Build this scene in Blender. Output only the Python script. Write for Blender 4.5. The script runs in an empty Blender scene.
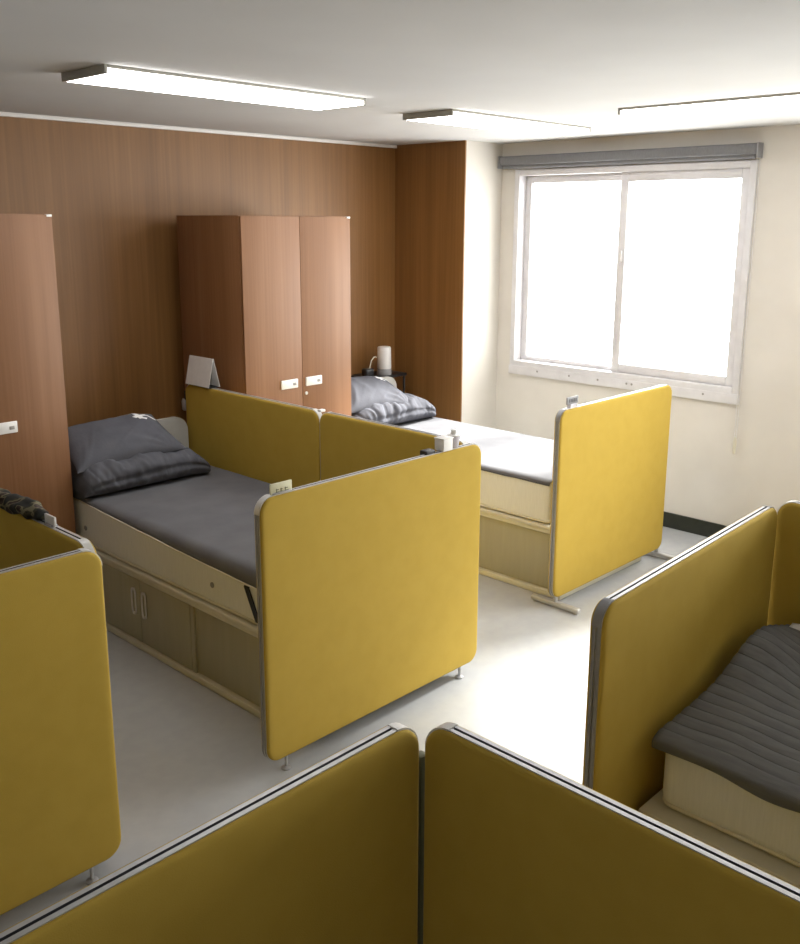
import bpy, bmesh, math, random
from mathutils import Vector, Matrix, noise
random.seed(7)
PI = math.pi
scene = bpy.context.scene
COL = scene.collection

# ------------------------------------------------------------------ materials
def mat(name, color, rough=0.6, metal=0.0, spec=0.5):
    m = bpy.data.materials.new(name); m.use_nodes = True
    b = m.node_tree.nodes['Principled BSDF']
    b.inputs['Base Color'].default_value = (*color, 1)
    b.inputs['Roughness'].default_value = rough
    b.inputs['Metallic'].default_value = metal
    b.inputs['Specular IOR Level'].default_value = spec
    return m, m.node_tree.nodes, m.node_tree.links, b

def noisy(name, c1, c2, scale=(20, 20, 20), rough=0.6, metal=0.0, bump=0.0, bscale=None, spec=0.5, detail=4.0, lo=0.35, hi=0.65):
    """two-tone procedural surface with a matching fine bump"""
    m, N, L, b = mat(name, c1, rough, metal, spec)
    tc = N.new('ShaderNodeTexCoord'); mp = N.new('ShaderNodeMapping'); mp.inputs['Scale'].default_value = scale
    nt = N.new('ShaderNodeTexNoise'); nt.inputs['Scale'].default_value = 1.0; nt.inputs['Detail'].default_value = detail
    cr = N.new('ShaderNodeValToRGB')
    cr.color_ramp.elements[0].position = lo; cr.color_ramp.elements[0].color = (*c1, 1)
    cr.color_ramp.elements[1].position = hi; cr.color_ramp.elements[1].color = (*c2, 1)
    L.new(tc.outputs['Object'], mp.inputs['Vector']); L.new(mp.outputs['Vector'], nt.inputs['Vector'])
    L.new(nt.outputs['Fac'], cr.inputs['Fac']); L.new(cr.outputs['Color'], b.inputs['Base Color'])
    if bump:
        m2 = N.new('ShaderNodeMapping'); m2.inputs['Scale'].default_value = bscale or scale
        n2 = N.new('ShaderNodeTexNoise'); n2.inputs['Scale'].default_value = 1.0; n2.inputs['Detail'].default_value = 2.0
        bp = N.new('ShaderNodeBump'); bp.inputs['Strength'].default_value = bump; bp.inputs['Distance'].default_value = 0.002
        L.new(tc.outputs['Object'], m2.inputs['Vector']); L.new(m2.outputs['Vector'], n2.inputs['Vector'])
        L.new(n2.outputs['Fac'], bp.inputs['Height']); L.new(bp.outputs['Normal'], b.inputs['Normal'])
    return m

def wood(name, dark, mid, light, streak=16.0, rough=0.42, seam=0.0):
    """vertical-grain veneer: broad strips, fine streaks running up the board, optional board joints"""
    m, N, L, b = mat(name, mid, rough)
    tc = N.new('ShaderNodeTexCoord')
    def nz(scale, detail):
        mp = N.new('ShaderNodeMapping'); mp.inputs['Scale'].default_value = scale
        t = N.new('ShaderNodeTexNoise'); t.inputs['Scale'].default_value = 1.0; t.inputs['Detail'].default_value = detail
        L.new(tc.outputs['Object'], mp.inputs['Vector']); L.new(mp.outputs['Vector'], t.inputs['Vector'])
        return t
    fine = nz((streak * 7, streak * 7, 1.1), 6.0)
    broad = nz((streak, streak, 0.25), 2.0)
    mix = N.new('ShaderNodeMix'); mix.data_type = 'FLOAT'; mix.inputs[0].default_value = 0.5
    L.new(broad.outputs['Fac'], mix.inputs[2]); L.new(fine.outputs['Fac'], mix.inputs[3])
    cr = N.new('ShaderNodeValToRGB'); e = cr.color_ramp.elements
    e[0].position = 0.34; e[0].color = (*dark, 1); e[1].position = 0.66; e[1].color = (*light, 1)
    k = e.new(0.5); k.color = (*mid, 1)
    L.new(mix.outputs[0], cr.inputs['Fac']); L.new(cr.outputs['Color'], b.inputs['Base Color'])
    bp = N.new('ShaderNodeBump'); bp.inputs['Strength'].default_value = 0.12; bp.inputs['Distance'].default_value = 0.001
    L.new(fine.outputs['Fac'], bp.inputs['Height']); L.new(bp.outputs['Normal'], b.inputs['Normal'])
    return m

M = {}
M['yellow'] = noisy('mustard_fabric', (0.450, 0.310, 0.050), (0.470, 0.325, 0.055), (14, 14, 14), 0.85, bump=0.25, bscale=(420, 420, 420), spec=0.25)
M['alu'] = noisy('satin_aluminium', (0.50, 0.50, 0.51), (0.56, 0.56, 0.57), (60, 60, 4), 0.42, metal=0.6)
M['groove_hem_shade'] = mat('dark_groove_hem_shade', (0.05, 0.05, 0.06), 0.6)[0]
M['cap'] = noisy('grey_plastic', (0.24, 0.24, 0.25), (0.28, 0.28, 0.29), (40, 40, 40), 0.45)
M['cap_light'] = noisy('pale_plastic', (0.60, 0.59, 0.58), (0.66, 0.65, 0.64), (40, 40, 40), 0.35)
M['olive'] = noisy('olive_post', (0.085, 0.085, 0.03), (0.11, 0.105, 0.04), (50, 50, 2), 0.5)
M['wood_wall'] = wood('veneer_wall', (0.182, 0.082, 0.021), (0.220, 0.102, 0.028), (0.258, 0.124, 0.038), 9.0, 0.5)
M['wood_ward'] = wood('veneer_wardrobe', (0.185, 0.078, 0.027), (0.215, 0.096, 0.037), (0.245, 0.116, 0.05), 12.0, 0.55)
M['wood_edge'] = noisy('veneer_edge', (0.10, 0.045, 0.016), (0.14, 0.06, 0.02), (30, 30, 3), 0.5)
M['white_wall'] = noisy('cream_paint', (0.60, 0.57, 0.525), (0.64, 0.61, 0.565), (3, 3, 3), 0.8, bump=0.1, bscale=(90, 90, 90), spec=0.2)
M['ceiling'] = noisy('ceiling_paint', (0.56, 0.555, 0.55), (0.585, 0.58, 0.575), (2, 2, 2), 0.9, bump=0.1, bscale=(120, 120, 120), spec=0.15)
M['floor'] = noisy('beige_vinyl', (0.42, 0.43, 0.445), (0.445, 0.455, 0.465), (16, 16, 16), 0.21, spec=0.8, bump=0.06, bscale=(60, 60, 60), detail=8)
M['base'] = noisy('dark_baseboard', (0.012, 0.014, 0.008), (0.02, 0.022, 0.013), (20, 20, 20), 0.35)
M['white_trim'] = noisy('white_trim', (0.72, 0.70, 0.68), (0.76, 0.74, 0.72), (10, 10, 10), 0.5)
M['upvc'] = noisy('window_plastic', (0.60, 0.59, 0.61), (0.64, 0.63, 0.65), (15, 15, 15), 0.35)
M['blind'] = noisy('grey_blind', (0.15, 0.15, 0.16), (0.18, 0.18, 0.19), (60, 200, 60), 0.6)
M['cream'] = noisy('cream_laminate', (0.58, 0.55, 0.44), (0.62, 0.59, 0.48), (12, 12, 12), 0.42)
M['door_lam'] = noisy('beige_door_laminate', (0.36, 0.335, 0.235), (0.385, 0.36, 0.255), (30, 30, 3), 0.45)
M['mattress'] = noisy('mattress_fabric', (0.71, 0.71, 0.67), (0.75, 0.75, 0.71), (160, 160, 14), 0.85, bump=0.4, bscale=(260, 260, 30), spec=0.2)
M['piping'] = noisy('pale_piping', (0.66, 0.62, 0.52), (0.70, 0.66, 0.56), (60, 60, 60), 0.7)
M['sheet'] = noisy('grey_sheet', (0.125, 0.125, 0.135), (0.15, 0.15, 0.16), (6, 6, 6), 0.8, bump=0.3, bscale=(300, 300, 300), spec=0.3)
M['duvet'] = noisy('charcoal_cover', (0.092, 0.094, 0.110), (0.108, 0.110, 0.128), (8, 8, 8), 0.85, bump=0.35, bscale=(70, 70, 70), spec=0.15)
M['quilt'] = noisy('grey_quilt', (0.115, 0.115, 0.115), (0.14, 0.14, 0.138), (60, 10, 60), 0.8, bump=0.4, bscale=(350, 350, 350), spec=0.3)
M['print'] = mat('white_print', (0.8, 0.8, 0.8), 0.7)[0]
M['black'] = noisy('black_plastic', (0.010, 0.010, 0.012), (0.016, 0.016, 0.018), (40, 40, 40), 0.45)
M['white_plastic'] = noisy('white_plastic', (0.74, 0.73, 0.72), (0.78, 0.77, 0.76), (20, 20, 20), 0.35)
M['grey_metal'] = noisy('grey_metal', (0.45, 0.45, 0.46), (0.5, 0.5, 0.51), (20, 20, 20), 0.35, metal=0.6)
M['headboard'] = noisy('pale_headboard', (0.46, 0.45, 0.42), (0.50, 0.49, 0.46), (12, 12, 12), 0.5)
M['paper'] = noisy('paper', (0.66, 0.64, 0.62), (0.70, 0.68, 0.66), (30, 30, 30), 0.8)
M['card'] = noisy('cream_card', (0.62, 0.60, 0.42), (0.66, 0.64, 0.46), (30, 30, 30), 0.7)
M['ink'] = mat('grey_ink', (0.20, 0.20, 0.12), 0.8)[0]
M['dark_ink'] = mat('dark_grey_ink', (0.10, 0.10, 0.11), 0.8)[0]
M['grey_tag'] = noisy('grey_tag', (0.20, 0.20, 0.21), (0.25, 0.25, 0.26), (40, 40, 40), 0.5)
M['screw'] = mat('screw_grey', (0.30, 0.29, 0.28), 0.5, 0.4)[0]
M['olive_cloth'] = None
def camo():
    m, N, L, b = mat('camouflage_cloth', (0.1, 0.1, 0.05), 0.9)
    tc = N.new('ShaderNodeTexCoord'); nt = N.new('ShaderNodeTexNoise'); nt.inputs['Scale'].default_value = 19; nt.inputs['Detail'].default_value = 2
    cr = N.new('ShaderNodeValToRGB'); cr.color_ramp.interpolation = 'CONSTANT'; e = cr.color_ramp.elements
    e[0].position = 0; e[0].color = (0.008, 0.008, 0.006, 1); e[1].position = 0.52; e[1].color = (0.035, 0.03, 0.012, 1)
    k = e.new(0.57); k.color = (0.15, 0.13, 0.07, 1)
    k = e.new(0.63); k.color = (0.03, 0.014, 0.009, 1)
    L.new(tc.outputs['Object'], nt.inputs['Vector']); L.new(nt.outputs['Fac'], cr.inputs['Fac']); L.new(cr.outputs['Color'], b.inputs['Base Color'])
    return m
M['camo'] = camo()
def clear_plastic():
    m, N, L, b = mat('clear_plastic', (0.8, 0.78, 0.84), 0.12)
    b.inputs['Transmission Weight'].default_value = 0.55; b.inputs['IOR'].default_value = 1.35
    return m
M['clear'] = clear_plastic()
def glass():
    m = bpy.data.materials.new('window_glass'); m.use_nodes = True; N = m.node_tree.nodes; L = m.node_tree.links
    N.remove(N['Principled BSDF']); out = N['Material Output']
    tr = N.new('ShaderNodeBsdfTransparent'); tr.inputs['Color'].default_value = (0.97, 0.98, 0.98, 1)
    gl = N.new('ShaderNodeBsdfGlossy'); gl.inputs['Roughness'].default_value = 0.02
    fw = N.new('ShaderNodeLayerWeight'); fr = N.new('ShaderNodeMath'); fr.operation = 'POWER'; fr.inputs[1].default_value = 4.0; mx = N.new('ShaderNodeMixShader')
    L.new(fw.outputs['Facing'], fr.inputs[0])
    L.new(fr.outputs[0], mx.inputs['Fac']); L.new(tr.outputs['BSDF'], mx.inputs[1]); L.new(gl.outputs['BSDF'], mx.inputs[2])
    L.new(mx.outputs['Shader'], out.inputs['Surface']); return m
M['glass'] = glass()
def glow(name, col, s):
    m, N, L, b = mat(name, (0.85, 0.85, 0.85), 0.5)
    b.inputs['Emission Color'].default_value = (*col, 1); b.inputs['Emission Strength'].default_value = s
    return m
LAMP = 11.0
M['diffuser'] = glow('lamp_diffuser', (1.0, 0.98, 0.96), LAMP)
M['fixture'] = noisy('lamp_housing', (0.36, 0.35, 0.31), (0.39, 0.38, 0.34), (10, 10, 10), 0.5)

# ------------------------------------------------------------------ mesh helpers
def box(bm, x0, x1, y0, y1, z0, z1, bev=0.0, seg=2):
    r = bmesh.ops.create_cube(bm, size=1.0)
    vs = r['verts']
    for v in vs:
        v.co = Vector(((x0 + x1) / 2 + v.co.x * (x1 - x0), (y0 + y1) / 2 + v.co.y * (y1 - y0), (z0 + z1) / 2 + v.co.z * (z1 - z0)))
    if bev > 0:
        es = list({e for v in vs for e in v.link_edges})
        bmesh.ops.bevel(bm, geom=es, offset=bev, segments=seg, profile=0.5, affect='EDGES', clamp_overlap=True)
    return bm

def tube(bm, pts, r, n=10, caps=True):
    pts = [Vector(p) for p in pts]; rings = []
    prev = None
    for i, p in enumerate(pts):
        t = (pts[min(i + 1, len(pts) - 1)] - pts[max(i - 1, 0)]).normalized()
        if prev is None:
            a = Vector((0, 0, 1)) if abs(t.z) < 0.9 else Vector((1, 0, 0))
            u = t.cross(a).normalized()
        else:
            u = (prev - t * prev.dot(t)).normalized()
        prev = u; w = t.cross(u)
        rr = r[i] if isinstance(r, (list, tuple)) else r
        rings.append([bm.verts.new(p + (u * math.cos(2 * PI * k / n) + w * math.sin(2 * PI * k / n)) * rr) for k in range(n)])
    for a, b in zip(rings, rings[1:]):
        for k in range(n):
            bm.faces.new((a[k], a[(k + 1) % n], b[(k + 1) % n], b[k]))
    if caps:
        bm.faces.new(rings[0][::-1]); bm.faces.new(rings[-1])
    return bm

def lathe(bm, prof, c, n=24):
    rings = [[bm.verts.new((c[0] + r * math.cos(2 * PI * k / n), c[1] + r * math.sin(2 * PI * k / n), c[2] + z)) for k in range(n)] for r, z in prof]
    for a, b in zip(rings, rings[1:]):
        for k in range(n):
            bm.faces.new((a[k], a[(k + 1) % n], b[(k + 1) % n], b[k]))
    bm.faces.new(rings[0][::-1]); bm.faces.new(rings[-1])
    return bm

def grid(bm, nu, nv, f):
    vs = [[bm.verts.new(f(i / (nu - 1), j / (nv - 1))) for j in range(nv)] for i in range(nu)]
    for i in range(nu - 1):
        for j in range(nv - 1):
            bm.faces.new((vs[i][j], vs[i + 1][j], vs[i + 1][j + 1], vs[i][j + 1]))
    return vs

def obj(name, bm, m, parent=None, ang=38, smooth=True):
    bmesh.ops.recalc_face_normals(bm, faces=bm.faces)
    me = bpy.data.meshes.new(name); bm.to_mesh(me); bm.free()
    for k in (m if isinstance(m, (list, tuple)) else [m]):
        me.materials.append(k)
    if smooth:
        me.polygons.foreach_set('use_smooth', [True] * len(me.polygons)); me.set_sharp_from_angle(angle=math.radians(ang))
    o = bpy.data.objects.new(name, me); COL.objects.link(o)
    if parent is not None: o.parent = parent
    return o

def nb(): return bmesh.new()

def thing(name, label, cat, loc=(0, 0, 0), rotz=0.0, group=None):
    o = bpy.data.objects.new(name, None); COL.objects.link(o); o.empty_display_size = 0.1
    o.location = loc; o.rotation_euler = (0, 0, rotz); o['label'] = label; o['category'] = cat
    if group: o['group'] = group
    return o

def tag(o, label, cat, group=None):
    o['label'] = label; o['category'] = cat
    if group: o['group'] = group
    return o

def struct(name, bm, m, parent=None, label=None):
    o = obj(name, bm, m, parent)
    if parent is None:
        o['kind'] = 'structure'
        if label: o['label'] = label
    return o

# ------------------------------------------------------------------ room shell
XW, YB, ZC = 5.594, 5.027, 2.54
XL, YF = -1.5, -2.3
PX, PY = 5.19, 4.352                     # corner pillar
W1 = (2.455, 4.222, 0.945, 2.355)        # window opening: y0, y1, z0, z1
W2 = (-1.55, 1.96, 0.945, 2.355)  # window out of view, added and sized for the light it gives
T = 0.16

struct('floor', box(nb(), XL - T, XW + T, YF - T, YB + T, -0.12, 0.0), M['floor'], label='glossy beige vinyl floor')
struct('ceiling', box(nb(), XL - T, XW + T, YF - T, YB + T, ZC, ZC + 0.12), M['ceiling'], label='off-white ceiling')
struct('wall_back', box(nb(), XL - T, XW + T, YB, YB + T, 0, ZC), M['wood_wall'], label='wood veneer wall behind the beds')
struct('wall_left', box(nb(), XL - T, XL, YF, YB, 0, ZC), M['white_wall'], label='cream painted left wall')
struct('wall_front', box(nb(), XL - T, XW + T, YF - T, YF, 0, ZC), M['white_wall'], label='cream painted wall behind the viewer')
bm = nb()
ys = [YF, W2[0], W2[1], W1[0], W1[1], YB]
for a, b in ((ys[0], ys[1]), (ys[2], ys[3]), (ys[4], ys[5])):
    box(bm, XW, XW + T, a, b, 0, ZC)
for w in (W1, W2):
    box(bm, XW, XW + T, w[0], w[1], 0, w[2]); box(bm, XW, XW + T, w[0], w[1], w[3], ZC)
struct('wall_right', bm, M['white_wall'], label='cream window wall')
# pillar in the far corner: white paint towards the window, veneer towards the beds
struct('wall_corner', box(nb(), PX, XW, PY, YB, 0, ZC), M['white_wall'], label='white painted corner pillar beside the window')
struct('wall_nook', box(nb(), PX - 0.012, PX, PY, YB, 0, ZC), M['wood_wall'], label='wood veneer side of the corner pillar')
struct('trim_1', box(nb(), XL, PX - 0.012, YB - 0.022, YB, ZC - 0.022, ZC, 0.004), M['white_trim'], label='thin pale moulding along the wood wall')
struct('baseboard_right', box(nb(), XW - 0.016, XW, YF, PY, 0, 0.102, 0.004), M['base'], label='dark baseboard under the window wall')
struct('baseboard_left', box(nb(), XL, XL + 0.016, YF, YB, 0, 0.102, 0.004), M['base'], label='dark baseboard on the left wall')
struct('baseboard_front', box(nb(), XL + 0.016, XW - 0.016, YF, YF + 0.016, 0, 0.102, 0.004), M['base'], label='dark baseboard on the front wall')

def window(n, w, label):
    y0, y1, z0, z1 = w
    root = bpy.data.objects.new('window_%d' % n, None); COL.objects.link(root); root.location = (XW, y0, z0)
    root['kind'] = 'structure'; root['label'] = label
    W, H = y1 - y0, z1 - z0
    def fr(bm, a, b, c, d, x0, x1, t, tb=None, bev=0.004):
        tb = tb or t
        box(bm, x0, x1, a, a + t, c, d, bev); box(bm, x0, x1, b - t, b, c, d, bev)
        box(bm, x0, x1, a + t, b - t, d - t, d, bev); box(bm, x0, x1, a + t, b - t, c, c + tb, bev)
        return bm
    obj('window_frame', fr(nb(), 0.0, W, 0.0, H, -0.018, 0.13, 0.042, 0.05), M['upvc'], root)
    mid = W * 0.51
    # right-hand sash stands in the inner track, left-hand sash in the outer one
    s1 = obj('sash', fr(nb(), 0.042, mid + 0.02, 0.05, H - 0.042, 0.012, 0.047, 0.058, 0.06), M['upvc'], root)
    obj('pane', box(nb(), 0.027, 0.033, 0.09, mid - 0.03, 0.10, H - 0.09), M['glass'], s1)
    s2 = obj('sash', fr(nb(), mid - 0.045, W - 0.042, 0.05, H - 0.042, 0.062, 0.097, 0.05, 0.03), M['upvc'], root)
    obj('pane', box(nb(), 0.077, 0.083, mid, W - 0.08, 0.075, H - 0.08), M['glass'], s2)
    obj('sash_latch', box(nb(), -0.002, 0.014, mid - 0.02, mid - 0.004, H * 0.56, H * 0.56 + 0.075, 0.004), M['cap_light'], s1)
    sill = obj('window_sill', box(nb(), -0.022, 0.0, -0.005, W + 0.005, -0.052, 0.012, 0.004), M['upvc'], root)
    for yy in (1.51, 1.235, 1.0, 0.775, 0.735, 0.225):
        b = nb(); tube(b, [(-0.024, yy, -0.012), (-0.0215, yy, -0.012)], 0.0075, 12); obj('screw', b, M['screw'], sill)
    return root
window(1, W1, 'white sliding window with blown-out daylight')
window(2, W2, 'unseen white sliding window nearer the viewer, added for its light')

# roller blind rolled up above the window
t = thing('roller_blind', 'grey roller blind rolled up above the bright window', 'blind', (XW, 2.43, 2.385))
obj('headrail', box(nb(), -0.075, -0.003, 0.012, 1.892, 0.0, 0.062, 0.010, 3), M['blind'], t)
b = nb(); tube(b, [(-0.038, 0.03, -0.008), (-0.038, 1.88, -0.008)], 0.017, 12); obj('rolled_fabric', b, M['blind'], t)
for a in (0.0, 1.892): obj('end_cap', box(nb(), -0.08, -0.003, a, a + 0.012, -0.022, 0.066, 0.005), M['cap'], t)
b = nb(); tube(b, [(-0.05, 0.012, -0.01), (-0.045, 0.014, -0.8), (-0.04, 0.014, -1.70)], 0.0028, 6)
tube(b, [(-0.03, 0.004, -0.01), (-0.03, 0.002, -0.8), (-0.034, 0.004, -1.70)], 0.0028, 6); obj('pull_cord', b, M['cap_light'], t)
b = nb(); lathe(b, [(0.004, -1.80), (0.010, -1.795), (0.011, -1.72), (0.005, -1.69)], (-0.037, 0.01, 0), 12); obj('cord_weight', b, M['cream'], t)

# ------------------------------------------------------------------ ceiling lamps
def ceiling_lamp(x0, x1, y0, y1, label):
    cx, cy = (x0 + x1) / 2, (y0 + y1) / 2
    t = thing('ceiling_light', label, 'light', (cx, cy, ZC - 0.032), 0, 'flat ceiling light fixtures')
    w, d = (x1 - x0) / 2, (y1 - y0) / 2
    lx = w >= d; c = 0.014
    def bx(l0, l1, s0, s1, z0, z1, bev=0.0):       # along the long axis, across it
        return box(nb(), l0, l1, s0, s1, z0, z1, bev) if lx else box(nb(), s0, s1, l0, l1, z0, z1, bev)
    l, a_ = max(w, d), min(w, d)
    obj('housing', bx(-l + c, l - c, -a_, a_, 0.020, 0.032, 0.002), M['fixture'], t)
    for q in (-l, l - c): obj('end_cap', bx(q, q + c, -a_, a_, 0.0, 0.032, 0.003), M['fixture'], t)
    obj('diffuser', bx(-l + c, l - c, -a_ + 0.002, a_ - 0.002, 0.001, 0.020, 0.005), M['diffuser'], t)
ceiling_lamp(1.83, 3.13, 3.22, 3.54, 'long lit ceiling panel over the bed nearest the left, in front of the wood wall')
ceiling_lamp(3.70, 4.95, 3.20, 3.54, 'lit ceiling panel near the top of the corner pillar, middle of the three')
ceiling_lamp(4.22, 4.55, 1.32, 2.58, 'lit ceiling panel running along the window wall at the right edge')

# ------------------------------------------------------------------ partition panels
def rrect(w, z0, z1, r, ins=0.0, n=7):
    """rounded rectangle (x,z) from x=0..w, inset"""
    pts = []
    r2 = max(r - ins, 0.004); a, b, c, d = ins, w - ins, z0 + ins, z1 - ins
    for cx, cz, s in ((b - r2, d - r2, 0), (a + r2, d - r2, 90), (a + r2, c + r2, 180), (b - r2, c + r2, 270)):
        for k in range(n + 1):
            q = math.radians(s + 90 * k / n); pts.append((cx + r2 * math.cos(q), cz + r2 * math.sin(q)))
    return pts

def loft(bm, loops, close=True):
    rings = [[bm.verts.new(p) for p in l] for l in loops]
    n = len(rings[0])
    prs = list(zip(rings, rings[1:])) + ([(rings[-1], rings[0])] if close else [])
    for a, b in prs:
        for k in range(n):
            bm.faces.new((a[k], a[(k + 1) % n], b[(k + 1) % n], b[k]))
    return rings

PT = 0.046
def panel(label, loc, rotz, w, zt, feet='glide', caps='cap_light', zb=0.06, feet_x=None, post=None, seam_cap=None, split=None):
    t = thing('partition_panel', label, 'partition', (loc[0], loc[1], 0), rotz, 'mustard office partition panels')
    R = 0.058; h = 0.0125
    prof = [(0.0, -h), (0.0, -0.0032), (0.005, -0.003), (0.005, 0.003), (0.0, 0.0032), (0.0, h), (0.022, h), (0.022, -h)]
    b = nb(); loft(b, [[(x, y, z) for x, z in rrect(w, zb, zt, R, i)] for i, y in prof])
    fr = obj('frame', b, [M['alu'], M['groove_hem_shade'], M['cap']], t, 30)
    for p in fr.data.polygons:                       # the recessed channel line
        if abs(p.center.y) < 0.0062 and p.center.z > zt - 0.03: p.material_index = 1
        elif p.center.z < zt - R and abs(p.normal.x) > 0.5 and -0.02 < p.center.y < 0.02: p.material_index = 2
    for s in (-1, 1):
        b = nb()
        rr = loft(b, [[(x, s * y, z) for x, z in rrect(w, zb, zt, R, i)] for i, y in ((0.003, h - 0.008), (0.0022, h + 0.0005), (0.0026, h + 0.004), (0.0046, h + 0.0072), (0.0082, h + 0.0096), (0.014, h + 0.0108), (0.03, h + 0.0112))], False)
        b.faces.new(rr[-1]); b.faces.new(rr[0][::-1])
        obj('fabric_panel', b, M['yellow'], t, 30)
    for cx, s in ((0.0, 90), (w, 0)):
        b = nb(); pr = [(-0.0015, -h - 0.001), (-0.0015, h + 0.001), (0.012, h + 0.001), (0.012, -h - 0.001)]
        ccx = R if cx == 0 else w - R; ccz = zt - R; loops = []
        for k in range(9):
            q = math.radians(s + 90 * k / 8); loops.append([(ccx + (R - i) * math.cos(q), y, ccz + (R - i) * math.sin(q)) for i, y in pr])
        rr = loft(b, loops, False); b.faces.new(rr[0][::-1]); b.faces.new(rr[-1]); obj('corner_cap', b, M[caps], t)
    for fx in (feet_x or (0.10, w - 0.10)):
        b = nb()
        if feet == 'bar':
            box(b, fx - 0.016, fx + 0.016, -0.15, 0.15, 0.008, 0.034, 0.008, 3)
            tube(b, [(fx, 0, 0.03), (fx, 0, zb + 0.004)], 0.012, 10)
            for yy in (-0.13, 0.13): tube(b, [(fx, yy, 0.0), (fx, yy, 0.012)], 0.012, 10)
        else:
            tube(b, [(fx, 0, 0.01), (fx, 0, zb + 0.004)], 0.006, 8); lathe(b, [(0.018, 0), (0.019, 0.006), (0.008, 0.012)], (fx, 0, 0), 14)
        obj('foot', b, M['grey_metal'], t)
    if post is not None:
        b = nb(); px, py, pz = post
        box(b, px - 0.012, px + 0.012, py - 0.012, py + 0.012, 0.0, pz, 0.004)
        obj('connector_post', b, M['olive'], t)
    if seam_cap is not None:
        obj('joint_cap', box(nb(), seam_cap - 0.014, seam_cap + 0.014, -h - 0.004, h + 0.004, zt - 0.006, zt + 0.007, 0.004), M['white_plastic'], t)
    return t

ZT = 1.072
RY = -PI / 2        # panels whose width runs towards the viewer (local x -> -y)
# foot panel and right-hand divider of the bed at the left
panel('mustard foot partition at left edge, nearest the camera on the far side of the aisle', (0.07, 2.436), 0, 1.20, ZT)
panel('mustard divider behind the left-edge foot partition, camouflage cloth on its top', (1.262, 3.72), RY, 1.255, ZT)
# bed in the middle
panel('large mustard foot partition in the centre, with a name card on its left end', (1.884, 2.487), 0, 1.199, ZT)
panel('mustard divider beside middle bed, far half with white tent card on top', (3.054, 4.652), RY, 1.178, ZT, seam_cap=1.178)
panel('mustard divider beside middle bed, near half joining the large centre foot partition', (3.054, 3.470), RY, 0.955, ZT)
# bed by the window
panel('mustard foot partition near the window wall, standing on silver bar feet', (3.889, 2.632), 0, 1.145, ZT, feet='bar', caps='cap', feet_x=(0.05, 1.12))
# near row
panel('mustard foot partition at right, behind the bed with the quilted grey blanket', (1.945, 1.172), math.radians(2.4), 1.19, 1.055, caps='cap')
panel('narrow strip of mustard divider at the right edge, beside the quilted blanket', (3.172, 1.215), RY, 1.75, 1.065)
panel('mustard partition in left foreground, top edge rising to the dark connector post', (0.02, 1.134), 0, 1.203, 1.055, post=(1.226, 0.0, 0.965))
panel('mustard partition in right foreground, top edge falling from the post to the right edge', (1.246, 1.110), RY, 1.75, 1.055)

# ------------------------------------------------------------------ wardrobes
def wardrobe(x0, label, y0=4.27, w=0.82, d=0.62, h=2.025):
    t = thing('wardrobe', label, 'wardrobe', (x0, y0, 0), 0, 'wood veneer wardrobes')
    b = nb()
    box(b, 0, 0.018, 0.02, d, 0, h, 0.001); box(b, w - 0.018, w, 0.02, d, 0, h, 0.001)
    box(b, 0.018, w - 0.018, 0.02, d, h - 0.02, h, 0.001); box(b, 0.018, w - 0.018, 0.02, d, 0.06, 0.08)
    box(b, 0.018, w - 0.018, d - 0.01, d, 0.08, h - 0.02); box(b, 0.018, w - 0.018, 0.04, 0.055, 0, 0.06)
    obj('body', b, M['wood_ward'], t)
    m = w * 0.512
    for s, (a, c) in enumerate(((0.002, m - 0.0015), (m + 0.0015, w - 0.002))):
        dr = obj('door', box(nb(), a, c, 0.0, 0.018, 0.065, h - 0.004, 0.0015), M['wood_ward'], t)
        hx0, hx1 = (m - 0.168, m - 0.042) if s == 0 else (m + 0.022, m + 0.148)
        b = nb(); box(b, hx0, hx1, -0.010, 0.001, 1.028, 1.082, 0.004, 2)
        hd = obj('handle', b, M['white_plastic'], dr)
        obj('thumb_catch', box(nb(), hx1 - 0.04, hx1 - 0.016, -0.013, -0.009, 1.045, 1.062, 0.002), M['screw'], hd)
        if s == 1:
            b = nb(); tube(b, [(m + 0.026, -0.005, 0.985), (m + 0.026, 0.001, 0.985)], 0.010, 14); obj('lock', b, M['cap_light'], dr)
            obj('corner_cap', box(nb(), c - 0.026, c, -0.002, 0.019, h - 0.014, h - 0.003, 0.001), M['white_plastic'], dr)
    return t
wardrobe(1.293, 'wood veneer wardrobe cut off by the left edge, left of the middle bed')
wardrobe(3.188, 'whole two-door wood veneer wardrobe between the two beds')

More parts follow.
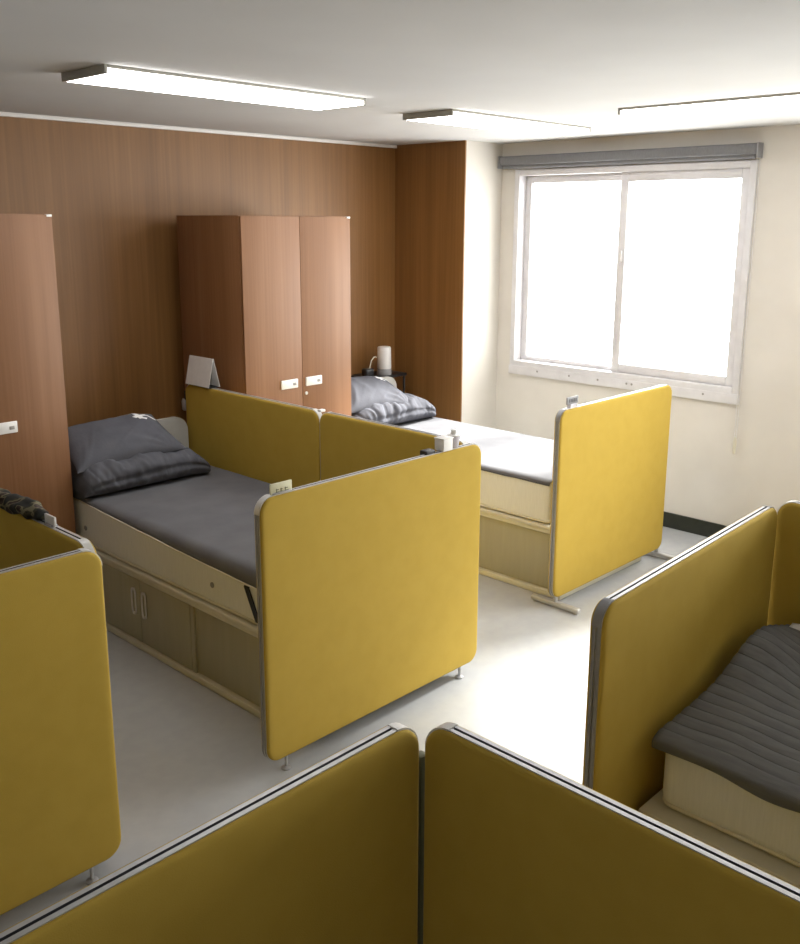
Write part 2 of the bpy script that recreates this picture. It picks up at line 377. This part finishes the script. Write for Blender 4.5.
# ------------------------------------------------------------------ beds
BW, BL = 0.865, 2.07        # base width and length; local: door side x=0, foot y=0, head y=BL
SH = 0.40                   # top of the base ledge
def fl(pts_bm, flip):
    if flip: bmesh.ops.scale(pts_bm, vec=(1, -1, 1), verts=pts_bm.verts)
    return pts_bm
def bed(label, loc, flip=False, headboard=True, recess=0.0):
    t = thing('storage_bed', label, 'bed', loc, 0, 'storage beds with cabinet bases')
    P = lambda name, bm, m, par=t, **k: obj(name, fl(bm, flip), m, par, **k)
    b = nb()
    box(b, 0.03, BW, 0.08, BL - 0.02, 0.03, SH - 0.045)              # inner carcass core, doors stand in front of it
    box(b, 0.012, 0.03, 0.0, 0.03, 0.03, SH - 0.045); box(b, 0.012, 0.03, 0.785, 0.81, 0.03, SH - 0.045); box(b, 0.012, 0.03, BL - 0.05, BL - 0.02, 0.03, SH - 0.045)
    box(b, 0.03, BW, 0.05, 0.08, 0.03, SH - 0.045)
    P('cabinet_base', b, M['door_lam'])
    b = nb(); box(b, -0.006, BW + 0.006, -0.0, BL, SH - 0.020, SH, 0.006, 3); box(b, 0.004, BW, 0.004, BL - 0.01, SH - 0.045, SH - 0.020, 0.004, 2)
    P('ledge', b, M['cream'])
    b = nb(); box(b, 0.0, BW, recess, BL - 0.02, 0.0, 0.032, 0.006, 2); P('plinth', b, M['cream'])
    for a, c, hy in ((0.813, 1.225, 1.183), (1.229, 2.015, 1.272)):
        dr = P('door', box(nb(), 0.010, 0.028, a, c, 0.036, SH - 0.049, 0.002), M['door_lam'])
        b = nb(); pts = []
        # slim looped pull
        for k in range(25):
            q = 2 * PI * k / 24; sy = 0.0155 * math.copysign(abs(math.cos(q)) ** 0.5, math.cos(q)); sz = 0.064 * math.copysign(abs(math.sin(q)) ** 0.5, math.sin(q))
            pts.append((0.003, hy + sy, 0.237 + sz))
        tube(b, pts, 0.0042, 8); box(b, 0.001, 0.011, hy - 0.006, hy + 0.006, 0.292, 0.302, 0.001); box(b, 0.001, 0.011, hy - 0.006, hy + 0.006, 0.172, 0.182, 0.001)
        P('handle', b, M['cap_light'], dr)
    P('side_panel', box(nb(), 0.022, 0.032, 0.03, 0.785, 0.036, SH - 0.049, 0.001), M['door_lam'])
    if headboard:
        w = BW + 0.005; b = nb(); pr = []
        pr.append([(0.0, 0.0), (0.0, 0.86)]); R = 0.085; top = 0.892
        out = [(0.0, 0.0)] + [(R - R * math.cos(q), top - R + R * math.sin(q)) for q in [math.radians(90 * k / 8) for k in range(9)]] \
            + [(w - R + R * math.sin(q), top - R + R * math.cos(q)) for q in [math.radians(90 * k / 8) for k in range(9)]] + [(w, 0.0)]
        rr = loft(b, [[(x, y, z) for x, z in out] for y in (BL, BL + 0.03)], False)
        b.faces.new(rr[0][::-1]); b.faces.new(rr[-1]); P('headboard', b, M['headboard'])
    return t

def mattress(label, loc, z0, z1, flip=False, sheet=True, L0=0.10, L1=2.055, W=0.85, x0=0.012, strap=True, hem='piping', sag=0.060):
    t = thing('mattress', label, 'mattress', loc, 0, 'cream mattresses')
    P = lambda name, bm, m, par=t, **k: obj(name, fl(bm, flip), m, par, **k)
    R = 0.036
    P('mattress_body', box(nb(), x0, x0 + W, L0, L1, z0, z1, R, 4), M['mattress'])
    # piping round the lower and upper rim
    for zz in (z0 + 0.013,) if sheet else (z0 + 0.013, z1 - 0.012):
        pts = []; ins = 0.0055; c = 0.04
        for cx, cy, s in ((x0 + W - c, L1 - c, 0), (x0 + c, L1 - c, 90), (x0 + c, L0 + c, 180), (x0 + W - c, L0 + c, 270)):
            for k in range(6):
                q = math.radians(s + 18 * k); pts.append((cx + (c - ins) * math.cos(q), cy + (c - ins) * math.sin(q), zz))
        pts.append(pts[0]); b = nb(); tube(b, pts, 0.0065, 6, False); P('piping', b, M['piping'])
    for yy in (0.63, 1.71):
        b = nb(); tube(b, [(x0 + 0.001, yy, (z0 + z1) / 2 - 0.025), (x0 - 0.0035, yy, (z0 + z1) / 2 - 0.025)], 0.013, 14); P('air_vent', b, M['screw'])
    if sheet:
        b = nb(); g = 0.003; arc = PI / 2 * R
        def f(u, v):
            y = L0 + 0.004 + (L1 - L0 - 0.008) * v
            k = max(0.0, min(1.0, (1.75 - y) / 1.45))
            end = 0.034 + sag * k + 0.004 * noise.noise((y * 5, 3.1, 0))
            flat = W - 2 * R; s = -end + u * (flat + 2 * end)
            wz = 0.0025 * noise.noise((y * 3, u * 5, 1.7))
            def side(q):          # q = arclength beyond the flat part
                if q <= arc: a = q / R; return (R + g) * math.sin(a), -(R) + (R + g) * math.cos(a)
                return R + g + 0.003, -R - (q - arc)
            if s < 0: dx, dz = side(-s); return (x0 + R - dx, y, z1 + dz + wz * 0.2)
            if s > flat: dx, dz = side(s - flat); return (x0 + W - R + dx, y, z1 + dz)
            return (x0 + R + s, y, z1 + g + max(wz, -0.002))
        grid(b, 70, 60, f)
        o = P('fitted_sheet', b, M['sheet'])
        md = o.modifiers.new('thickness', 'SOLIDIFY'); md.thickness = 0.004; md.offset = 1.0
        b = nb(); tube(b, [Vector(f(0.0, k / 59)) + Vector((-0.003, 0, 0)) for k in range(60)], 0.0046, 6); P('hem', b, M[hem])
    if strap:
        b = nb(); y = L0 + 0.285
        pts = [(x0 + 0.03, y - 0.01, z1 - 0.02), (x0 - 0.003, y, z1 - 0.085), (x0 - 0.0035, y - 0.035, z1 - 0.15), (x0 - 0.002, y - 0.07, z0 + 0.02)]
        for a, c in zip(pts, pts[1:]):
            pass
        vs = [[b.verts.new((p[0] + dx, p[1] + dy, p[2])) for dx, dy in ((0, -0.016), (-0.004, -0.016), (-0.004, 0.016), (0, 0.016))] for p in pts]
        for a, c in zip(vs, vs[1:]):
            for k in range(4): b.faces.new((a[k], a[(k + 1) % 4], c[(k + 1) % 4], c[k]))
        b.faces.new(vs[0][::-1]); b.faces.new(vs[-1]); P('elastic_strap', b, M['black'])
    return t

B1 = (2.135, 2.525, 0); B2 = (4.03, 2.665, 0); B4 = (2.15, 1.13, 0)
bed('middle storage bed with cabinet doors, between the left wardrobe and the mustard divider', B1, recess=0.20)
bed('storage bed by the window, behind the foot partition on bar feet', B2)
bed('storage bed at right foreground, only its ledge showing under the quilted blanket', B4, flip=True)
mattress('cream mattress with grey fitted sheet on the middle bed', B1, 0.40, 0.64)
mattress('cream mattress with sunlit sheet on the bed by the window', B2, 0.40, 0.64, strap=False, hem='groove_hem_shade', sag=0.004)  # dark hem colour stands in for the shadow line under the sheet edge
mattress('cream mattress under the quilted blanket at right foreground', B4, 0.40, 0.60, flip=True, sheet=False, L0=0.03, L1=2.0, x0=0.048, W=0.885, strap=False)

# ------------------------------------------------------------------ bedding
def wrinkle(p, seed, f=7.0):
    q = Vector((p[0] * f + seed, p[1] * f * 0.6, p[2] * f))
    return 1.0 - 2.0 * abs(noise.noise(q))

def crease(x, y, seed):
    # soft folds fanning out from one corner
    ang = math.atan2(y + 0.12, x + 0.05); r = math.hypot(x, y)
    n = noise.noise((ang * 7.0 + seed, r * 1.6, seed * 0.7))
    return max(0.0, 1.0 - abs(n) * 5.0) ** 1.5 * (0.5 + 0.5 * noise.noise((r * 5, ang * 2, seed + 4)))

def pillow(label, loc, rot, a=0.305, b_=0.20, T_=0.078, seed=0.0, group='charcoal pillows'):
    def surf(u, v, s):
        x = a * u * (1 - 0.06 * (1 - v * v)); y = b_ * v * (1 - 0.07 * (1 - u * u))
        h = max(0.0, (1 - abs(u) ** 3.2) * (1 - abs(v) ** 3.2)) ** 0.52
        rim = min(1.0, 4 * (1 - max(abs(u), abs(v))))
        ang = math.atan2(v + 1.0, u - 0.75)
        w = (0.006 * wrinkle((u * 0.5, v * 0.4, s), seed, 4.5) + 0.010 * crease(u * 0.33 + 0.3, v * 0.2 + 0.25, seed) * (0.35 + 0.65 * max(0.0, -v))) * rim + 0.004 * math.sin(13 * ang + 3 * u) * rim * math.exp(-2.0 * ((u - 0.75) ** 2 + (v + 1) ** 2))
        z = s * (T_ if s > 0 else T_ * 0.45) * h + w * (1 if s > 0 else 0.4)
        return (x, y, z)
    t = thing('pillow', label, 'pillow', loc, 0, group); t.rotation_euler = rot
    b = nb(); n = 72
    for s in (1, -1):
        grid(b, n, n, lambda i, j: surf(math.sin((2 * i - 1) * PI / 2), math.sin((2 * j - 1) * PI / 2), s))
    bmesh.ops.remove_doubles(b, verts=b.verts, dist=0.0012)
    obj('pillow_case', b, M['duvet'], t, 180)
    # white printed marks across the upper right corner
    b = nb()
    def stroke(p, q, w):
        d = Vector((q[0] - p[0], q[1] - p[1])); nrm = Vector((-d.y, d.x)).normalized() * w
        def f(i, j):
            u = p[0] + d.x * i + nrm.x * (2 * j - 1); v = p[1] + d.y * i + nrm.y * (2 * j - 1)
            x, y, z = surf(u, v, 1); return (x, y, z + 0.0022)
        grid(b, 14, 4, f)
    stroke((0.20, 0.93), (0.46, 0.86), 0.05); stroke((0.46, 0.86), (0.60, 0.60), 0.035)
    stroke((0.46, 0.40), (0.76, 0.56), 0.055); stroke((0.54, 0.62), (0.60, 0.30), 0.055); stroke((0.76, 0.56), (0.88, 0.30), 0.035); stroke((0.58, 0.36), (0.70, 0.30), 0.04)
    obj('printed_mark', b, M['print'], t, 180)
    return t

def comforter(label, loc, w=0.75, d=0.40, h=0.165, seed=0.0, group='folded charcoal comforters'):
    """a comforter folded into a puffy block, its free end tapering off to the right"""
    t = thing('folded_comforter', label, 'comforter', loc, 0, group)
    b = nb(); nu, nv = 110, 96
    def f(i, j):
        u = i * 2 - 1; u = math.sin(u * PI / 2); q = 2 * PI * j
        # section: a fat fold, flat on the bottom
        cy = math.copysign(abs(math.cos(q)) ** 0.62, math.cos(q)); cz = math.copysign(abs(math.sin(q)) ** 0.75, math.sin(q))
        k = 1 - abs(u) ** 7; taper = 1.0 - 0.36 * max(0.0, (u - 0.38) / 0.62) ** 1.3
        k = max(k, 0.0) ** 0.5
        x = u * w / 2; hh = h * (0.30 + 0.70 * k) * taper
        y = cy * d / 2 * (0.80 + 0.20 * k); z = hh / 2 + cz * hh / 2
        p = Vector((x, y, z))
        up = max(0.0, cz + 0.35)
        wr = 0.012 * wrinkle((x, y * 1.7, z * 1.2), seed, 7.5) + 0.006 * wrinkle((x * 1.5, y, z), seed + 9, 16) - 0.013 * crease(x * 0.9 + 0.1 + 0.3 * z, z * 1.3 - y * 0.5 + 0.05, seed + 2)
        front = max(0.0, -cy)
        z += wr * up * k; y -= wr * front * k * 0.9
        # the fold seam in the front face
        y += 0.011 * math.exp(-((z / max(hh, 1e-3) - 0.50 - 0.08 * u) / 0.07) ** 2) * front * k
        return (x, y, max(z, 0.0))
    vs = grid(b, nu, nv, f)
    bmesh.ops.remove_doubles(b, verts=b.verts, dist=0.0006)
    bmesh.ops.holes_fill(b, edges=[e for e in b.edges if e.is_boundary], sides=0)
    obj('cover', b, M['duvet'], t, 180)
    b = nb(); pts = [(w / 2 - 0.06, -d * 0.26, h * 0.54), (w / 2 - 0.03, -d * 0.33, h * 0.38), (w / 2 - 0.004, -d * 0.36, h * 0.20), (w / 2 + 0.004, -d * 0.30, 0.006)]
    tube(b, pts, 0.004, 8); obj('piping', b, M['piping'], t)
    return t

comforter('folded charcoal comforter on the middle bed, under the pillow by the left wardrobe', (2.50, 4.35, 0.646), w=0.735, h=0.172)
pillow('charcoal pillow with white print on the middle bed, near the left wardrobe', (2.435, 4.395, 0.862), (math.radians(19), math.radians(-3), math.radians(-5)), a=0.30, T_=0.078)
comforter('folded grey comforter on the bed by the window, beside the whole wardrobe', (4.46, 4.47, 0.646), w=0.78, h=0.175, seed=5.0)
pillow('puffy grey pillow on the bed by the window, in front of the white cylinder', (4.34, 4.49, 0.848), (math.radians(21), math.radians(3), math.radians(-4)), T_=0.086, seed=3.0)

# quilted blanket on the near bed
b = nb()
QX0, QX1 = 2.196, 3.125; QY0, QY1 = -0.88, 1.118
def quilt(u, v):
    y = QY0 + (QY1 - QY0) * v
    drop = 0.018 + 0.006 * math.sin(y * 5.0) + 0.006 * noise.noise((y * 4, 2.0, 0)) + 0.012 * math.exp(-((y - 0.78) / 0.12) ** 2)
    s = u * (QX1 - QX0 + drop); d = s - drop
    n = s / 0.052; ch = abs(math.sin(n * PI)) ** 0.55
    # heaped up against the foot partition further along
    ramp = max(0.0, 1 - (QY1 - y) / 0.26); ramp = ramp * ramp * (3 - 2 * ramp)
    heap = 0.092 * math.exp(-((d + QX0 - 2.84) / 0.23) ** 2) * ramp
    w = 0.010 * noise.noise(((d) * 4, y * 3, 0.5)) * min(1, max(0, d * 6)) + 0.004 * noise.noise((d * 12, y * 9, 4))
    z = 0.606 + 0.007 * ch + max(w, -0.003) + heap
    x = QX0 + d
    if d < 0:
        x = QX0 - 0.010 - 0.003 * ch + 0.002 * noise.noise((y * 9, 0, 0)); z = 0.600 + d
        x -= 0.010 * math.exp(-((y - 0.80) / 0.09) ** 2)
    elif d < 0.03:
        k = d / 0.03; x = QX0 - 0.010 + 0.040 * k - 0.003 * ch * (1 - k); z = 0.600 + 0.006 * math.sin(k * PI / 2) + 0.007 * ch * k + max(w, -0.003) * k + heap
    return (x, y, z)
grid(b, 300, 110, quilt)
o = obj('quilted_blanket', b, M['quilt'], None, 180)
md = o.modifiers.new('thickness', 'SOLIDIFY'); md.thickness = 0.009; md.offset = 1.0
tag(o, 'grey channel-quilted blanket spread over the bed at right foreground', 'blanket')

# ------------------------------------------------------------------ small things
# tent card straddling the divider
t = thing('tent_card', 'white tent card standing on the divider beside the dark wardrobe side', 'card', (3.054, 4.50, 1.06))
def sheet_card(bm, p0, p1, p2, p3, th):
    nrm = (Vector(p1) - Vector(p0)).cross(Vector(p3) - Vector(p0)).normalized() * th
    a = [bm.verts.new(Vector(p)) for p in (p0, p1, p2, p3)]; c = [bm.verts.new(Vector(p) + nrm) for p in (p0, p1, p2, p3)]
    bm.faces.new(a[::-1]); bm.faces.new(c)
    for k in range(4): bm.faces.new((a[k], a[(k + 1) % 4], c[(k + 1) % 4], c[k]))
b = nb(); sheet_card(b, (-0.036, 0.115, 0.016), (-0.036, -0.115, 0.016), (0.0, -0.115, 0.178), (0.0, 0.115, 0.178), 0.002); obj('front_leaf', b, M['paper'], t)
b = nb(); sheet_card(b, (0.040, 0.115, 0.016), (0.040, -0.115, 0.016), (0.002, -0.115, 0.178), (0.002, 0.115, 0.178), 0.002); obj('back_leaf', b, M['paper'], t)
b = nb(); box(b, -0.034, 0.038, -0.113, 0.113, 0.013, 0.016); obj('card_foot', b, M['black'], t)

# grey clip-on holder at the far end of the divider
t = thing('clip_holder', 'small grey holder with a black clip on the divider end by the headboard', 'clip', (3.05, 4.655, 0.905))
b = nb(); lathe(b, [(0.016, 0.0), (0.022, 0.008), (0.023, 0.055), (0.017, 0.070)], (0, 0.022, 0), 16); obj('holder_body', b, M['grey_metal'], t)
obj('clip', box(nb(), -0.016, 0.04, -0.006, 0.012, 0.066, 0.122, 0.005), M['black'], t)

# name card on the centre foot partition
t = thing('name_card', 'cream name card clipped on the left end of the centre foot partition', 'card', (1.992, 2.487, ZT - 0.012))
obj('card_holder', box(nb(), -0.048, 0.048, -0.004, 0.003, -0.004, 0.050, 0.002), M['card'], t)
obj('clip', box(nb(), -0.042, 0.042, -0.012, 0.012, 0.012, 0.017, 0.002), M['clear'], t)
b = nb()
for k, w in enumerate((0.016, 0.013, 0.017)):
    box(b, -0.026 + k * 0.020, -0.026 + k * 0.020 + w, -0.0055, -0.004, 0.016, 0.019); box(b, -0.024 + k * 0.020, -0.021 + k * 0.020, -0.0055, -0.004, 0.013, 0.030)
    box(b, -0.025 + k * 0.020, -0.026 + k * 0.020 + w * 0.8, -0.0055, -0.004, 0.025, 0.0275)
obj('printed_text', b, M['ink'], t)
# grey tag on the window-side foot partition
t = thing('name_card', 'small grey tag on the left end of the foot partition near the window', 'card', (4.015, 2.632, ZT))
obj('card_holder', box(nb(), -0.050, 0.050, -0.004, 0.004, 0.018, 0.056, 0.002), M['grey_tag'], t)
obj('clip', box(nb(), -0.03, 0.03, -0.012, 0.012, -0.001, 0.020, 0.002), M['clear'], t)
b = nb()
for k in range(5): box(b, -0.036 + 0.015 * k, -0.027 + 0.015 * k, -0.0055, -0.004, 0.029, 0.046)
obj('printed_text', b, M['dark_ink'], t)

# things on the right end of the centre foot partition
t = thing('clip_box', 'small white box clipped on the right end of the centre foot partition', 'box', (2.86, 2.487, ZT))
obj('box_body', box(nb(), -0.030, 0.028, -0.022, 0.030, 0.001, 0.052, 0.004), M['white_plastic'], t)
obj('lid', box(nb(), -0.032, 0.030, -0.024, 0.032, 0.050, 0.056, 0.002), M['white_plastic'], t)
t = thing('clear_cup', 'clear plastic cup beside the small white box on the centre partition', 'cup', (2.925, 2.495, ZT))
b = nb(); lathe(b, [(0.022, 0.001), (0.026, 0.05), (0.024, 0.05), (0.020, 0.004)], (0, 0, 0), 20); obj('cup_wall', b, M['clear'], t)
b = nb(); lathe(b, [(0.010, 0.03), (0.011, 0.075), (0.006, 0.078)], (0, 0, 0), 14); obj('dispenser_tip', b, M['cap_light'], t)
b = nb(); lathe(b, [(0.024, 0.05), (0.026, 0.054), (0.02, 0.057)], (0, 0, 0), 20); obj('rim', b, M['cap_light'], t)
o = obj('binder_clip', box(nb(), -0.030, 0.025, -0.004, 0.036, -0.010, 0.014, 0.005), M['black'], None)
o.location = (2.775, 2.487, ZT + 0.001)
tag(o, 'black clip left of the small white box on the centre partition', 'clip')

# camouflage cloth bundled on the left divider
b = nb()
def cl(i, j):
    y = 2.76 + 0.62 * i; q = 2 * PI * j
    e = min(1.0, 6 * i, 6 * (1 - i)) ** 0.5
    r1 = (0.030 + 0.010 * noise.noise((y * 9, 0.3, 0)) + 0.016 * noise.noise((y * 22, math.cos(q), math.sin(q)))) * (0.35 + 0.65 * e)
    return (1.262 + (r1 + 0.006) * math.cos(q), y, ZT + 0.018 + r1 * 0.85 * math.sin(q))
grid(b, 80, 24, cl); bmesh.ops.remove_doubles(b, verts=b.verts, dist=0.0004)
bmesh.ops.holes_fill(b, edges=[e for e in b.edges if e.is_boundary], sides=0)
o = obj('camouflage_cloth', b, M['camo'], None, 180)
tag(o, 'crumpled camouflage cloth lying on top of the left-edge divider', 'cloth')
t = thing('name_card', 'small white tag on the left divider, at the end of the camouflage cloth', 'card', (1.262, 2.715, ZT))
obj('card_holder', box(nb(), -0.004, 0.004, -0.032, 0.032, -0.001, 0.032, 0.002), M['white_plastic'], t)
obj('clip', box(nb(), -0.012, 0.012, -0.024, 0.024, -0.001, 0.005, 0.002), M['clear'], t)

# black rack behind the head of the window bed, with a white cylinder on it
t = thing('side_rack', 'black narrow rack behind the headboard in the wood corner', 'rack', (4.86, 4.885, 0))
obj('shelf_board', box(nb(), -0.20, 0.20, -0.10, 0.12, 0.868, 0.890, 0.003), M['black'], t)
obj('shelf_board', box(nb(), -0.20, 0.20, -0.10, 0.12, 0.40, 0.418, 0.003), M['black'], t)
for sx in (-0.185, 0.185):
    for sy in (-0.085, 0.105):
        b = nb(); tube(b, [(sx, sy, 0), (sx, sy, 0.87)], 0.009, 8); obj('leg', b, M['black'], t)
t = thing('table_device', 'white upright cylinder with dark base on the black rack in the corner', 'device', (4.885, 4.85, 0.890))
b = nb(); lathe(b, [(0.054, 0.0), (0.056, 0.006), (0.055, 0.035), (0.052, 0.045)], (0, 0, 0), 28); obj('base', b, M['cap'], t)
b = nb(); lathe(b, [(0.050, 0.045), (0.053, 0.050), (0.051, 0.195), (0.046, 0.205), (0.036, 0.207)], (0, 0, 0), 28); obj('body', b, M['white_plastic'], t)
b = nb(); tube(b, [(-0.05, 0.02, 0.13), (-0.085, 0.02, 0.135), (-0.12, 0.015, 0.11), (-0.14, 0.01, 0.06), (-0.145, 0.01, 0.004)], 0.004, 8); obj('cable', b, M['cream'], t)
o = obj('black_pouch', box(nb(), -0.042, 0.042, -0.03, 0.03, 0.0, 0.06, 0.016, 4), M['black'], None); o.location = (4.735, 4.87, 0.890)
tag(o, 'small black pouch left of the white cylinder on the rack', 'pouch')

# a slip of white paper tucked by the right-edge divider
b = nb(); grid(b, 8, 6, lambda i, j: (3.02 + 0.07 * j, 1.0 + 0.10 * i, 0.650 + 0.006 * math.sin(i * 3) + 0.012 * j))
o = obj('paper_slip', b, M['paper'], None); md = o.modifiers.new('thickness', 'SOLIDIFY'); md.thickness = 0.003
tag(o, 'white slip of paper on the quilted blanket by the right-edge divider', 'paper')

# ------------------------------------------------------------------ daylight
w = bpy.data.worlds.new('daylight'); scene.world = w; w.use_nodes = True
bg = w.node_tree.nodes['Background']; bg.inputs['Color'].default_value = (1.0, 0.985, 0.955, 1); bg.inputs['Strength'].default_value = 12.0
def portal(wd):
    l = bpy.data.lights.new('window_portal', 'AREA'); l.shape = 'RECTANGLE'; l.size = wd[1] - wd[0]; l.size_y = wd[3] - wd[2]; l.cycles.is_portal = True
    o = bpy.data.objects.new('window_portal', l); COL.objects.link(o)
    o.location = (XW + T + 0.01, (wd[0] + wd[1]) / 2, (wd[2] + wd[3]) / 2); o.rotation_euler = (PI / 2, 0, PI / 2)
portal(W1); portal(W2)
sl = bpy.data.lights.new('hazy_sun', 'SUN'); sl.energy = 24.0; sl.angle = math.radians(12); sl.color = (1.0, 0.97, 0.92)
so = bpy.data.objects.new('hazy_sun', sl); COL.objects.link(so); so.location = (9, 2, 6)
so.rotation_euler = Vector((-1.0, 0.2, -0.8)).to_track_quat('-Z', 'Y').to_euler()

# ------------------------------------------------------------------ camera
F = Vector((0.70436351, 0.67414033, -0.22227655)); R = Vector((0.69203395, -0.72185573, 0.00365041)); U = Vector((0.15799071, 0.15639413, 0.97497683))
cam = bpy.data.cameras.new('camera'); co = bpy.data.objects.new('camera', cam); COL.objects.link(co)
mtx = Matrix((R, U, -F)).transposed().to_4x4(); mtx.translation = Vector((0, 0, 2.0)); co.matrix_world = mtx
cam.sensor_fit = 'AUTO'; cam.sensor_width = 36.0; cam.lens = 939.76 / 944 * 36.0
cam.shift_x = -1.0 / 944; cam.shift_y = (434.83 - 472) / 944; cam.clip_start = 0.02
scene.camera = co
vs = scene.view_settings; vs.view_transform = 'Standard'; vs.look = 'None'; vs.gamma = 1.0; vs.use_curve_mapping = False; vs.exposure = 0.0
scene.cycles.use_denoising = True
scene.cycles.max_bounces = 10; scene.cycles.diffuse_bounces = 6; scene.cycles.sample_clamp_indirect = 8.0
